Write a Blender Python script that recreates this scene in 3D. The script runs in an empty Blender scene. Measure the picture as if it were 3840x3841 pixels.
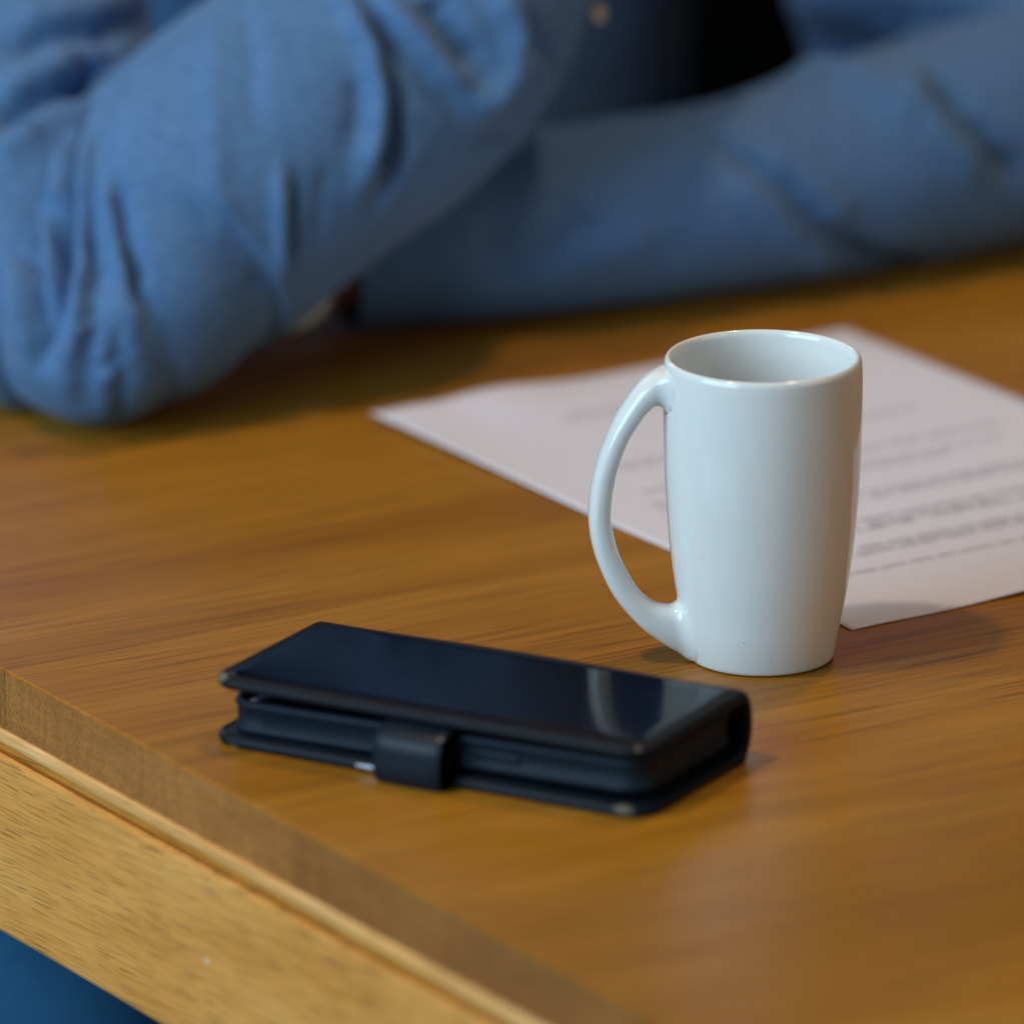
import bpy, math, random
import numpy as np
from mathutils import Vector, Matrix

random.seed(7)
rng = np.random.default_rng(7)
R = math.radians
TT = 0.74                       # height of the table top above the floor
C = bpy.context.scene.collection
sc = bpy.context.scene

# ------------------------------------------------------------------ camera
cam = bpy.data.cameras.new('camera')
camo = bpy.data.objects.new('camera', cam); C.objects.link(camo)
PITCH = 0.3007
camo.location = (0, 0, TT + 3.5*math.sin(PITCH))
camo.rotation_euler = (math.pi/2 - PITCH, 0, 0)
cam.sensor_fit = 'HORIZONTAL'
cam.sensor_width = 18.0
cam.lens = 18.0*37660/3840
cam.clip_start = 0.1; cam.clip_end = 60
cam.dof.use_dof = True
cam.dof.focus_distance = 3.338
cam.dof.aperture_fstop = 2.5
cam.dof.aperture_blades = 0
sc.camera = camo

# ------------------------------------------------------------------ world
w = bpy.data.worlds.new('World'); sc.world = w; w.use_nodes = True
bg = w.node_tree.nodes['Background']
bg.inputs[0].default_value = (1.0, 0.92, 0.88, 1)
bg.inputs[1].default_value = 0.034

def area(name, loc, target, sx, sy, power, col):
    l = bpy.data.lights.new(name, 'AREA'); l.shape = 'RECTANGLE'
    l.size = sx; l.size_y = sy; l.energy = power; l.color = col
    o = bpy.data.objects.new(name, l); C.objects.link(o)
    o.location = loc
    d = Vector(target) - Vector(loc)
    o.rotation_euler = d.to_track_quat('-Z', 'Y').to_euler()
    return o
# daylight from a wide window on the left
area('left_light', (-2.35, 1.45, TT+1.25), (0.0, 3.3, TT), 2.6, 1.7, 120, (0.53, 0.80, 1.0))
# pale light added at the back left for table sheen and elbow edge
area('left_light', (-1.5, 6.4, TT+1.25), (-0.1, 3.5, TT), 1.6, 1.3, 13, (1.0, 0.90, 0.92))
# soft warm fill added on the right to lift the mug's dark side
area('fill_light', (2.2, 2.3, TT+1.1), (0.1, 3.4, TT), 1.6, 1.2, 8.5, (1.0, 0.88, 0.76))
# two warm ceiling lamps over the table
area('ceiling_lamp', (-0.75, 2.80, TT+1.85), (0.08, 3.2, TT), 0.12, 0.12, 13.0, (1.0, 0.72, 0.50))
area('ceiling_lamp', (0.50, 3.75, TT+1.9), (0.08, 3.2, TT), 0.12, 0.12, 10.0, (1.0, 0.70, 0.50))

sc.view_settings.view_transform = 'Standard'
sc.view_settings.look = 'None'
sc.view_settings.exposure = 0.0
sc.view_settings.gamma = 1.0
sc.cycles.use_denoising = True
sc.cycles.max_bounces = 8

# ------------------------------------------------------------------ helpers
MM = 0.001
def mesh_obj(name, verts, faces, mat, parent=None, smooth=True, loc=None):
    me = bpy.data.meshes.new(name)
    me.from_pydata([tuple(v) for v in verts], [], faces)
    me.update()
    if smooth:
        me.polygons.foreach_set('use_smooth', [True]*len(me.polygons))
    o = bpy.data.objects.new(name, me); C.objects.link(o)
    if mat: me.materials.append(mat)
    if parent: o.parent = parent
    if loc: o.location = loc
    return o

def thing(name, label, cat, loc=(0, 0, 0), rz=0.0, group=None):
    o = bpy.data.objects.new(name, None); C.objects.link(o)
    o.empty_display_size = 0.02
    o.location = loc; o.rotation_euler = (0, 0, rz)
    o['label'] = label; o['category'] = cat
    if group: o['group'] = group
    return o

def grid_faces(n, m, wrap=True, off=0, flip=False):
    F = []
    for i in range(n-1):
        for j in range(m if wrap else m-1):
            a = off+i*m+j; b = off+i*m+(j+1) % m
            c = off+(i+1)*m+(j+1) % m; d = off+(i+1)*m+j
            F.append((a, d, c, b) if flip else (a, b, c, d))
    return F

def loft(rings, close0=True, close1=True, flip=False):
    n = len(rings); m = len(rings[0])
    V = [v for r in rings for v in r]
    F = grid_faces(n, m, True, 0, flip)
    if close0: F.append(tuple(range(m)) if flip else tuple(reversed(range(m))))
    if close1:
        t = tuple(range((n-1)*m, n*m)); F.append(tuple(reversed(t)) if flip else t)
    return V, F

def rr(w, l, r, inset=0.0, k=8, rb=None):
    """rounded rectangle outline from (0,0) to (l,w), mm, inset inwards"""
    P = []
    x0, y0, x1, y1 = inset, inset, l-inset, w-inset
    for sx_, sy_, a0 in ((1, 0, -90), (1, 1, 0), (0, 1, 90), (0, 0, 180)):
        r2 = max((rb if (rb is not None and sy_) else r)-inset, 0.3)
        cx = x1-r2 if sx_ else x0+r2; cy = y1-r2 if sy_ else y0+r2
        for i in range(k+1):
            a = R(a0+90*i/k); P.append((cx+r2*math.cos(a), cy+r2*math.sin(a)))
    return P

def rr_loft(w, l, r, prof, warp=None, k=8, close0=True, close1=True, rb=None):
    rings = []
    for ins, z in prof:
        ring = []
        for x, y in rr(w, l, r, ins, k, rb):
            zz = z + (warp(x, y) if warp else 0)
            ring.append((x*MM, y*MM, zz*MM))
        rings.append(ring)
    return loft(rings, close0, close1)

def box(x0, x1, y0, y1, z0, z1):
    V = [(x0,y0,z0),(x1,y0,z0),(x1,y1,z0),(x0,y1,z0),(x0,y0,z1),(x1,y0,z1),(x1,y1,z1),(x0,y1,z1)]
    F = [(3,2,1,0),(4,5,6,7),(0,1,5,4),(1,2,6,5),(2,3,7,6),(3,0,4,7)]
    return V, F

# ------------------------------------------------------------------ materials
class NT:
    def __init__(s, name):
        s.m = bpy.data.materials.new(name); s.m.use_nodes = True
        s.t = s.m.node_tree; s.b = s.t.nodes['Principled BSDF']; s.n = s.t.nodes; s.l = s.t.links
        s.tc = s.n.new('ShaderNodeTexCoord')
    def link(s, a, b): s.l.new(a, b)
    def map(s, scale=(1,1,1), rot=(0,0,0), loc=(0,0,0), src=None):
        q = s.n.new('ShaderNodeMapping'); q.inputs['Scale'].default_value = scale
        q.inputs['Rotation'].default_value = rot; q.inputs['Location'].default_value = loc
        s.link(src if src is not None else s.tc.outputs['Object'], q.inputs['Vector']); return q.outputs[0]
    def noise(s, vec, scale=1, detail=4, rough=.5, dist=0.0):
        q = s.n.new('ShaderNodeTexNoise'); q.inputs['Scale'].default_value = scale
        q.inputs['Detail'].default_value = detail; q.inputs['Roughness'].default_value = rough
        q.inputs['Distortion'].default_value = dist
        s.link(vec, q.inputs['Vector']); return q
    def ramp(s, fac, stops):
        q = s.n.new('ShaderNodeValToRGB'); cr = q.color_ramp
        while len(cr.elements) < len(stops): cr.elements.new(0.5)
        for e, (p, c) in zip(cr.elements, stops):
            e.position = p; e.color = (c, c, c, 1) if isinstance(c, (int, float)) else (*c, 1)
        s.link(fac, q.inputs[0]); return q.outputs[0]
    def mix(s, fac, a, b, mode='MIX'):
        q = s.n.new('ShaderNodeMix'); q.data_type = 'RGBA'; q.blend_type = mode
        for v, i in ((fac, 0), (a, 6), (b, 7)):
            if isinstance(v, (int, float)): q.inputs[i].default_value = v
            elif isinstance(v, tuple): q.inputs[i].default_value = (*v, 1)
            else: s.link(v, q.inputs[i])
        return q.outputs[2]
    def math(s, op, a, b=None, c=None):
        q = s.n.new('ShaderNodeMath'); q.operation = op
        for i, v in enumerate((a, b, c)):
            if v is None: continue
            if isinstance(v, (int, float)): q.inputs[i].default_value = v
            else: s.link(v, q.inputs[i])
        return q.outputs[0]
    def vadd(s, a, b, sc_=1.0):
        q = s.n.new('ShaderNodeVectorMath'); q.operation = 'MULTIPLY_ADD'
        s.link(b, q.inputs[0]); q.inputs[1].default_value = (sc_,)*3 if isinstance(sc_, float) else sc_
        s.link(a, q.inputs[2]); return q.outputs[0]
    def bump(s, h, strength=.3, dist=.001):
        q = s.n.new('ShaderNodeBump'); q.inputs['Strength'].default_value = strength
        q.inputs['Distance'].default_value = dist; s.link(h, q.inputs['Height'])
        s.link(q.outputs[0], s.b.inputs['Normal']); return q
    def set(s, **k):
        for key, v in k.items():
            key = key.replace('_', ' ')
            i = s.b.inputs[key]
            if isinstance(v, tuple): i.default_value = (*v, 1)
            elif isinstance(v, (int, float)): i.default_value = v
            else: s.link(v, i)
        return s

def plain(name, col, rough=.5, **k):
    q = NT(name); q.set(Base_Color=col, Roughness=rough, **k); return q.m

def oak_top():
    q = NT('oiled_oak_top')
    G = R(-89.0)
    warp = q.noise(q.map((3.0, 1.5, 1)), 1.0, 2)
    oj = q.n.new('ShaderNodeObjectInfo'); off = q.n.new('ShaderNodeCombineXYZ')
    q.link(q.math('MULTIPLY', oj.outputs['Random'], 5.0), off.inputs[1]); q.link(q.math('MULTIPLY', oj.outputs['Random'], 3.0), off.inputs[0])
    base = q.vadd(q.tc.outputs['Object'], warp.outputs['Color'], (0.022, 0.012, 0.0))
    base = q.vadd(base, off.outputs[0], 1.0)
    rot = q.map((1, 1, 1), (0, 0, G), src=base)
    broad = q.noise(q.map((1.2, 17, 1), src=rot), 1, 2, .5)
    mid = q.noise(q.map((6, 75, 1), src=rot), 1, 4, .6)
    fine = q.noise(q.map((11, 380, 1), src=rot), 1, 4, .65)
    pore = q.noise(q.map((13, 760, 1), src=rot), 1, 2, .5)
    oi = q.n.new('ShaderNodeObjectInfo')
    c = q.ramp(broad.outputs['Fac'], [(.30, COL_TOP[0]), (.5, COL_TOP[1]), (.68, COL_TOP[2])])
    c = q.mix(1.0, c, q.ramp(oi.outputs['Random'], [(0.0, .93), (1.0, 1.06)]), 'MULTIPLY')
    m1 = q.ramp(mid.outputs['Fac'], [(.32, .90), (.55, 1.0), (.75, 1.04)])
    c = q.mix(.7, c, m1, 'MULTIPLY')
    f1 = q.ramp(fine.outputs['Fac'], [(.36, .62), (.48, 1.0), (.64, 1.08)])
    c = q.mix(.75, c, f1, 'MULTIPLY')
    zone = q.ramp(q.noise(q.map((5, 40, 1), src=rot), 1, 2).outputs['Fac'], [(.44, 1.0), (.66, .15)])
    p1 = q.ramp(pore.outputs['Fac'], [(.385, 1.0), (.435, 0.0)])
    pf = q.math('MULTIPLY', p1, zone)
    c = q.mix(q.math('MULTIPLY', pf, .6), c, (.13, .048, .008))
    q.set(Base_Color=c, IOR=1.45)
    q.set(Roughness=q.ramp(mid.outputs['Fac'], [(.3, .34), (.7, .27)]))
    q.set(Specular_IOR_Level=.25)
    h = q.math('SUBTRACT', fine.outputs['Fac'], pf)
    q.bump(h, .25, .00010)
    return q.m

TILT = 3
def oak_side(name, cols, pore_col, wav=.014, seed=0.0, dash=.425):
    """side board, object x along the board, z up"""
    q = NT(name)
    lo = q.map((1, 1, 1), loc=(seed, seed, 0))
    wv = q.noise(q.map((5.0, 1, 9.0), src=lo), 1.0, 2)
    base = q.vadd(lo, wv.outputs['Color'], (0.006, 0.0, wav))
    base = q.map((1, 1, 1), (0, R(TILT), 0), src=base)
    broad = q.noise(q.map((6, 1, 26), src=base), 1, 5, .6)
    fib = q.noise(q.map((22, 1, 560), src=base), 1, 4, .65)
    pores = q.noise(q.map((52, 1, 1500), src=base), 1, 1.0, .4)
    zone = q.ramp(q.noise(q.map((10, 1, 60), loc=(3, 0, 5), src=base), 1, 2).outputs['Fac'], [(.40, 1.0), (.64, .35)])
    c = q.ramp(broad.outputs['Fac'], [(.30, cols[0]), (.5, cols[1]), (.70, cols[2])])
    c = q.mix(.55, c, q.ramp(fib.outputs['Fac'], [(.30, .62), (.60, 1.08)]), 'MULTIPLY')
    p1 = q.ramp(pores.outputs['Fac'], [(dash-.05, 1.0), (dash+.01, 0.0)])
    pf = q.math('MULTIPLY', p1, zone)
    c = q.mix(q.math('MULTIPLY', pf, .62), c, pore_col)
    specks = q.noise(q.map((60, 1, 60), loc=(9, 2, 1)), 1, 1)
    c = q.mix(q.ramp(specks.outputs['Fac'], [(.765, 0.0), (.79, .6)]), c, (.75, .70, .55))
    q.set(Base_Color=c, Roughness=.5, Specular_IOR_Level=.12)
    q.bump(q.math('SUBTRACT', fib.outputs['Fac'], pf), .5, .00022)
    return q.m

def end_grain():
    q = NT('oak_end_grain')
    wv = q.noise(q.map((14, 1, 20)), 1, 2)
    b = q.vadd(q.tc.outputs['Object'], wv.outputs['Color'], (.012, 0.0, .012))
    rings = q.noise(q.map((260, 1, 45), (0, R(35), 0), src=b), 1, 3, .6)
    rays = q.noise(q.map((38, 1, 460), (0, R(-52), 0), src=b), 1, 3, .6)
    speck = q.noise(q.map((620, 1, 620)), 1, 3, .7)
    big = q.noise(q.map((13, 1, 30)), 1, 3, .5)
    oi = q.n.new('ShaderNodeObjectInfo')
    c = q.ramp(big.outputs['Fac'], [(.3, COL_END[0]), (.7, COL_END[1])])
    c = q.mix(1.0, c, q.ramp(oi.outputs['Random'], [(0.0, .82), (1.0, 1.20)]), 'MULTIPLY')
    c = q.mix(.35, c, q.ramp(rings.outputs['Fac'], [(.32, .62), (.65, 1.15)]), 'MULTIPLY')
    c = q.mix(.3, c, q.ramp(rays.outputs['Fac'], [(.35, .65), (.68, 1.25)]), 'MULTIPLY')
    c = q.mix(.6, c, q.ramp(speck.outputs['Fac'], [(.36, .5), (.6, 1.1)]), 'MULTIPLY')
    q.set(Base_Color=c, Roughness=.6, Specular_IOR_Level=.12)
    q.bump(speck.outputs['Fac'], .4, .0002)
    return q.m

def chambray(name, c0, c1):
    q = NT(name)
    a = q.noise(q.map((1400, 1400, 220)), 1, 2, .6)
    b = q.noise(q.map((220, 220, 1500)), 1, 2, .6)
    f = q.math('MULTIPLY', q.math('ADD', a.outputs['Fac'], b.outputs['Fac']), .5)
    big = q.noise(q.map((16, 16, 16)), 1, 4, .6)
    c = q.mix(q.ramp(f, [(.38, 0.0), (.62, 1.0)]), c0, c1)
    c = q.mix(.15, c, q.ramp(big.outputs['Fac'], [(.3, .7), (.7, 1.2)]), 'MULTIPLY')
    q.set(Base_Color=c, Roughness=.85, Specular_IOR_Level=.2, Sheen_Weight=.1, Sheen_Roughness=.5)
    q.bump(f, .3, .0002)
    return q.m

def leather(name, col, rough=.45, scuffs=()):
    q = NT(name)
    g = q.noise(q.map((900, 900, 900)), 1, 3, .6)
    c = q.mix(q.ramp(g.outputs['Fac'], [(.35, 0.0), (.7, 1.0)]), col, tuple(x*1.8 for x in col))
    for (x, y, z, rad, sc3) in scuffs:        # worn patches where the leather has rubbed through
        d = q.n.new('ShaderNodeVectorMath'); d.operation = 'DISTANCE'
        s3 = sc3
        mv = q.map((s3[0], s3[1], s3[2]))
        q.link(mv, d.inputs[0]); d.inputs[1].default_value = (x*MM*s3[0], y*MM*s3[1], z*MM*s3[2])
        nn = q.noise(q.map((450, 450, 450)), 1, 3, .7)
        dd = q.math('ADD', d.outputs['Value'], q.math('MULTIPLY', nn.outputs['Fac'], rad*.9*MM))
        m = q.ramp(q.math('DIVIDE', dd, rad*1.5*MM), [(.55, 1.0), (.80, 0.0)])
        c = q.mix(q.math('MULTIPLY', m, .6), c, (.22, .19, .14))
    q.set(Base_Color=c, Roughness=rough, Specular_IOR_Level=.17)
    q.bump(g.outputs['Fac'], .25, .0001)
    return q.m

COL_TOP = [(.290, .114, .007), (.350, .146, .010), (.415, .188, .020)]
COL_END = [(.30, .110, .024), (.39, .155, .038)]

M_top = oak_top()
M_apron = oak_side('pale_oak_apron', [(.60, .238, .045), (.72, .310, .070), (.82, .395, .110)], (.20, .080, .022))
M_lip = oak_side('pale_oak_lip', [(.62, .27, .07), (.76, .375, .12), (.86, .50, .22)], (.32, .16, .05), .012, 2.0, .36)
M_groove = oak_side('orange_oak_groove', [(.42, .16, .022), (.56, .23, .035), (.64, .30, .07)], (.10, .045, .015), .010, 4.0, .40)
M_end = end_grain()
M_shirt = chambray('blue_chambray', (.046, .122, .262), (.105, .218, .405))
M_jeans = chambray('dark_blue_denim', (.012, .070, .150), (.025, .115, .23))

# ------------------------------------------------------------------ setting: floor
def carpet():
    q = NT('blue_carpet')
    a = q.noise(q.map((700, 700, 700)), 1, 2, .6); b = q.noise(q.map((3, 3, 3)), 1, 3)
    c = q.mix(a.outputs['Fac'], (.010, .075, .15), (.02, .13, .25))
    q.set(Base_Color=c, Roughness=.95); q.bump(a.outputs['Fac'], .5, .002); return q.m
V, F = box(-4, 4, -1, 9, -.05, 0)
fl = mesh_obj('floor', V, F, carpet(), smooth=False); fl['kind'] = 'structure'

# ------------------------------------------------------------------ table
# local frame: x along the end edge (towards the camera), y inwards across the table top, z up; origin on the top edge
A = Vector((-.1700, 3.1690, 0)); B = Vector((.0060, 2.8873, 0))
ex = (B-A).normalized(); ang = math.atan2(ex.y, ex.x)
table = thing('oak_table', 'oiled oak table with pale end rail that mug, phone and papers stand on', 'table', (A.x, A.y, TT), ang)
X0, X1 = -.472, .95
YD = 1.9

def strip(name, prof, mat, x0, x1, n=90, jit=0.0, seed=1):
    """profile (y,z) mm extruded along the table edge, worn a little along it"""
    r_ = np.random.default_rng(seed)
    ph = r_.uniform(0, 6.28, 12); fr = r_.uniform(8, 160, 12)
    rings = []
    for i in range(n+1):
        x = x0+(x1-x0)*i/n; d = jit*sum(math.sin(fr[k]*x*1.0+ph[k]) for k in range(12))/4
        rings.append([(x, (y+(d if wv else 0))*MM, (z+(d*.6 if wv else 0))*MM) for y, z, wv in prof])
    V, F = loft(rings)
    return mesh_obj(name, V, F, mat, table, smooth=False)

# top: glued-up oak boards, 20.7 mm thick, each with its own end-grain face and a slightly eased arris
def board(x0, x1, seed):
    arr = [(0.0, -20.7), (0.0, -0.55), (0.15, -0.2), (0.5, 0.0)]
    n = max(4, int((x1-x0)/.006)); rings = []
    r_ = np.random.default_rng(seed)
    g = .00006
    for i in range(n+1):
        x = x0+g+(x1-x0-2*g)*i/n; j = .07*r_.normal()
        rings.append([(x, (y+(j if k > 0 else 0))*MM, z*MM) for k, (y, z) in enumerate(arr)]
                     + [(x, YD, 0), (x, YD, -20.7*MM)])
    V, F = loft(rings)
    b = mesh_obj('board', V, F, M_top, table, smooth=False)
    V, F = box(x0+.0001, x1-.0001, -.0004, .0006, -.0206, -.0006)
    mesh_obj('end_grain', V, F, M_end, b, smooth=False)
SEAMS = [X0, -.36, -.245, -.12, .004, .095, .19, .283, .394, .50, .61, .73, .84, X1]
for k in range(len(SEAMS)-1): board(SEAMS[k], SEAMS[k+1], 20+k)
strip('lip', [(30, -20.75, 0), (30, -25.6, 0), (-.9, -25.6, 1), (-1.6, -25.1, 1), (-1.8, -23.8, 1), (-1.6, -21.7, 1), (-1.0, -20.75, 0)], M_lip, X0, X1, 400, .16, 3)
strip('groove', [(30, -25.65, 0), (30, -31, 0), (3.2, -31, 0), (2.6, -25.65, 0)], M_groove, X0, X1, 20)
strip('end_rail', [(32, -31.05, 0), (32, -93.0, 0), (1.5, -93.5, 0), (-.6, -93.0, 1), (-1.7, -91.4, 1), (-1.9, -89, 1), (-1.9, -31.9, 1), (-1.5, -30.4, 1), (-.4, -29.9, 1), (1.2, -30.3, 0), (4, -31.05, 0)], M_apron, X0, X1, 200, .08, 9)
for lx in (X0+.06, X1-.06):
    for ly in (.08, YD-.08):
        V, F = box(lx-.035, lx+.035, ly-.035, ly+.035, -TT, -.0208 if ly > 1 else -.0955)
        mesh_obj('leg', V, F, M_apron, table, smooth=False)

# ------------------------------------------------------------------ papers
def letter_bars(W, L, rows):
    """rows of small flat printed marks: (v across the page from its left edge, u start, u end, height)"""
    V = []; F = []
    for v, u0, u1, hgt in rows:
        u = u0
        while u < u1:
            for k in range(random.randint(2, 9)):
                wd = random.uniform(.9, 1.9)
                if u+wd > u1: break
                for s0 in ((0, .55), (wd-.7, wd-.15)):
                    hh = hgt*random.choice((1, 1, 1, 1.4))
                    i = len(V)
                    V += [(u+s0[0], v, 0), (u+s0[1], v, 0), (u+s0[1], v+hh, 0), (u+s0[0], v+hh, 0)]
                    F.append((i, i+1, i+2, i+3))
                i = len(V); yy = v+random.choice((0, hgt*.45, hgt-.35))
                V += [(u, yy, 0), (u+wd-.15, yy, 0), (u+wd-.15, yy+.35, 0), (u, yy+.35, 0)]; F.append((i, i+1, i+2, i+3))
                u += wd+.35
            u += 1.6
            if random.random() < .04: u += random.uniform(3, 9)
    return V, F

def paper_mat():
    q = NT('white_paper')
    n = q.noise(q.map((300, 300, 300)), 1, 4)
    q.set(Base_Color=q.ramp(n.outputs['Fac'], [(.3, (.645, .645, .70)), (.7, (.685, .685, .74))]), Roughness=.7, Specular_IOR_Level=.3)
    return q.m
M_paper = paper_mat(); M_ink = plain('printed_ink', (.30, .29, .32), .6)
def sheet(name, label, corner, ang_u, hf, rows, base):
    t = thing(name, label, 'paper', (corner[0]*MM, corner[1]*MM, TT), ang_u)
    # local: x along 210 mm width (reading direction), y from the top edge down the 297 mm length (negative y)
    nx, ny = 64, 90
    th = .11
    V = []; F = []
    for s in (0, 1):
        for i in range(ny+1):
            for j in range(nx+1):
                x = 210*j/nx; y = -297*i/ny
                V.append((x*MM, y*MM, (base+hf(x, -y)+(th if s == 0 else 0))*MM))
    m = nx+1
    F += [(i*m+j, (i+1)*m+j, (i+1)*m+j+1, i*m+j+1) for i in range(ny) for j in range(nx)]
    o2 = (ny+1)*m
    F += [(o2+i*m+j, o2+i*m+j+1, o2+(i+1)*m+j+1, o2+(i+1)*m+j) for i in range(ny) for j in range(nx)]
    edge = [(0, j) for j in range(nx)] + [(i, nx) for i in range(ny)] + [(ny, j) for j in range(nx, 0, -1)] + [(i, 0) for i in range(ny, 0, -1)]
    for a, b in zip(edge, edge[1:]+edge[:1]):
        ia = a[0]*m+a[1]; ib = b[0]*m+b[1]
        F.append((ia, ib, o2+ib, o2+ia))
    mesh_obj('sheet', V, F, M_paper, t)
    if rows:
        Vb, Fb = letter_bars(210, 297, rows)
        Vb = [(u*MM, -v*MM, (base+hf(u, v)+th+.05)*MM) for u, v, _ in Vb]
        o = mesh_obj('printed_text', Vb, [tuple(reversed(f)) for f in Fb], M_ink, t, smooth=False); o['kind'] = 'stuff'
    return t
def hf1(x, v):
    e = math.exp(-x/16.0)
    z = 2.2*e*(.55+.45*math.sin(v/46.0+1.0)) *(1-math.exp(-(297-v)/30.0)) + 1.5*math.exp(-(297-v)/16.0)*(.5+.5*math.sin((x-60)/17.0))*(1-math.exp(-x/25.))
    z += 3.2*math.exp(-((x-52)/26.0)**2)*math.exp(-v/20.0) + 1.2*math.exp(-((x-15)/12)**2)*math.exp(-v/25.)
    return .25+z
rows = []
for v, a, b, hh in ((36, 60, 150, 2.0), (42, 55, 120, 2.0), (96, 40, 175, 1.8), (101, 40, 120, 1.8), (128, 30, 185, 2.1), (142, 24, 178, 2.0), (148, 24, 150, 2.0),
                    (171, 22, 190, 2.6), (176.5, 22, 188, 2.4), (197, 20, 190, 2.9), (203, 20, 130, 2.4), (206, 60, 190, 2.4),
                    (223, 20, 185, 3.0), (228.5, 24, 190, 2.8), (245.5, 20, 186, 2.0), (248.5, 110, 190, 2.0), (262, 130, 190, 1.6)):
    rows.append((v, a, b, hh))
PA = R(33.75)
sheet('paper_sheet', 'printed white sheet of paper lying behind the mug, left edge slightly curled', (-51.0, 3454.8), PA, hf1, rows, .05)

# ------------------------------------------------------------------ mug
MP = [(23.2, 0.25), (23.9, .55), (24.4, 1.4), (24.9, 4), (25.7, 8.5), (26.8, 14), (27.9, 20), (29.25, 28), (30.5, 38), (31.6, 50), (32.5, 64), (32.95, 78), (33.05, 90), (32.95, 98), (32.8, 101.2)]
def spl(pts, n):
    """Catmull-Rom through pts"""
    P = [np.array(p, float) for p in pts]; P = [2*P[0]-P[1]]+P+[2*P[-1]-P[-2]]
    out = []
    S = len(pts)-1
    for i in range(n+1):
        t = S*i/n; k = min(int(t), S-1); u = t-k
        p0, p1, p2, p3 = P[k:k+4]
        out.append(.5*((2*p1)+(-p0+p2)*u+(2*p0-5*p1+4*p2-p3)*u*u+(-p0+3*p1-3*p2+p3)*u**3))
    return out
def mug_r(z):
    zs = [p[1] for p in MP]; rs = [p[0] for p in MP]
    return float(np.interp(z, zs_d, rs_d))
_d = spl(MP, 160); zs_d = [q[1] for q in _d]; rs_d = [q[0] for q in _d]
def glaze():
    q = NT('white_glaze')
    n = q.noise(q.map((60, 60, 60)), 1, 3)
    sp = q.noise(q.map((420, 420, 420)), 1, 1)
    c = q.mix(q.ramp(sp.outputs['Fac'], [(.165, 1.0), (.185, 0.0)]), COL_MUG, (.25, .25, .24))
    q.set(Base_Color=c, Roughness=.09, IOR=1.5)
    q.bump(n.outputs['Fac'], .02, .0006)
    return q.m
COL_MUG = (.73, .76, .745)
M_mug = glaze()
mug = thing('mug', 'tall white glazed mug with a long curved handle, empty, standing on the table', 'mug', (.0829, 3.1815, TT), 0)
prof = [(0.01, 2.2), (14, 2.2), (20.6, 2.0), (21.3, .6), (21.9, .05), (22.7, .05)] + [tuple(x) for x in _d]
for a in range(1, 12):                          # rolled rim
    t = math.pi*a/12
    prof.append((31.35+1.45*math.cos(t), 101.2+2.9*math.sin(t)))
prof += [(29.9, 101.2), (29.9, 96), (29.9, 84), (29.7, 70), (29.1, 55), (28.0, 42), (26.6, 31), (24.8, 21), (23, 13), (21, 8.5), (17, 6.2), (8, 5.6), (.01, 5.5)]
N = 144
rings = [[(r*MM*math.cos(2*math.pi*j/N), r*MM*math.sin(2*math.pi*j/N), z*MM) for j in range(N)] for r, z in prof]
V, F = loft(rings, False, False)
mesh_obj('body', V, F, M_mug, mug)
# handle: outer and inner contour in its own plane (distance from the axis, height)
HO = [(28.0, 105.2), (33.2, 102.6), (36.2, 100.6), (40.3, 97.5), (43.8, 93.4), (47.2, 88.4), (50.0, 83.6), (52.2, 78.7), (54.4, 73.1), (56.1, 67.4), (57.0, 63.6), (58.2, 53.0), (57.7, 45.2), (56.8, 40.1), (54.8, 33.9), (51.3, 25.8), (47.8, 20.2), (43.8, 15.4), (40.6, 11.8), (35.8, 7.9), (30.9, 4.3), (25.5, 1.5), (20, -0.6)]
HI = [(27.5, 90.5), (34.2, 89.7), (37.8, 88.0), (40.3, 84.9), (43.3, 80.4), (45.6, 76.1), (47.5, 71.0), (49.1, 65.7), (49.8, 62.1), (50.9, 51.7), (49.9, 44.8), (49.0, 40.8), (47.1, 35.6), (43.8, 29.1), (40.6, 24.2), (37.4, 21.1), (34.8, 19.8), (32.3, 19.3), (26, 18.3), (20, 19.0)]
ns, nt = 150, 40

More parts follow.
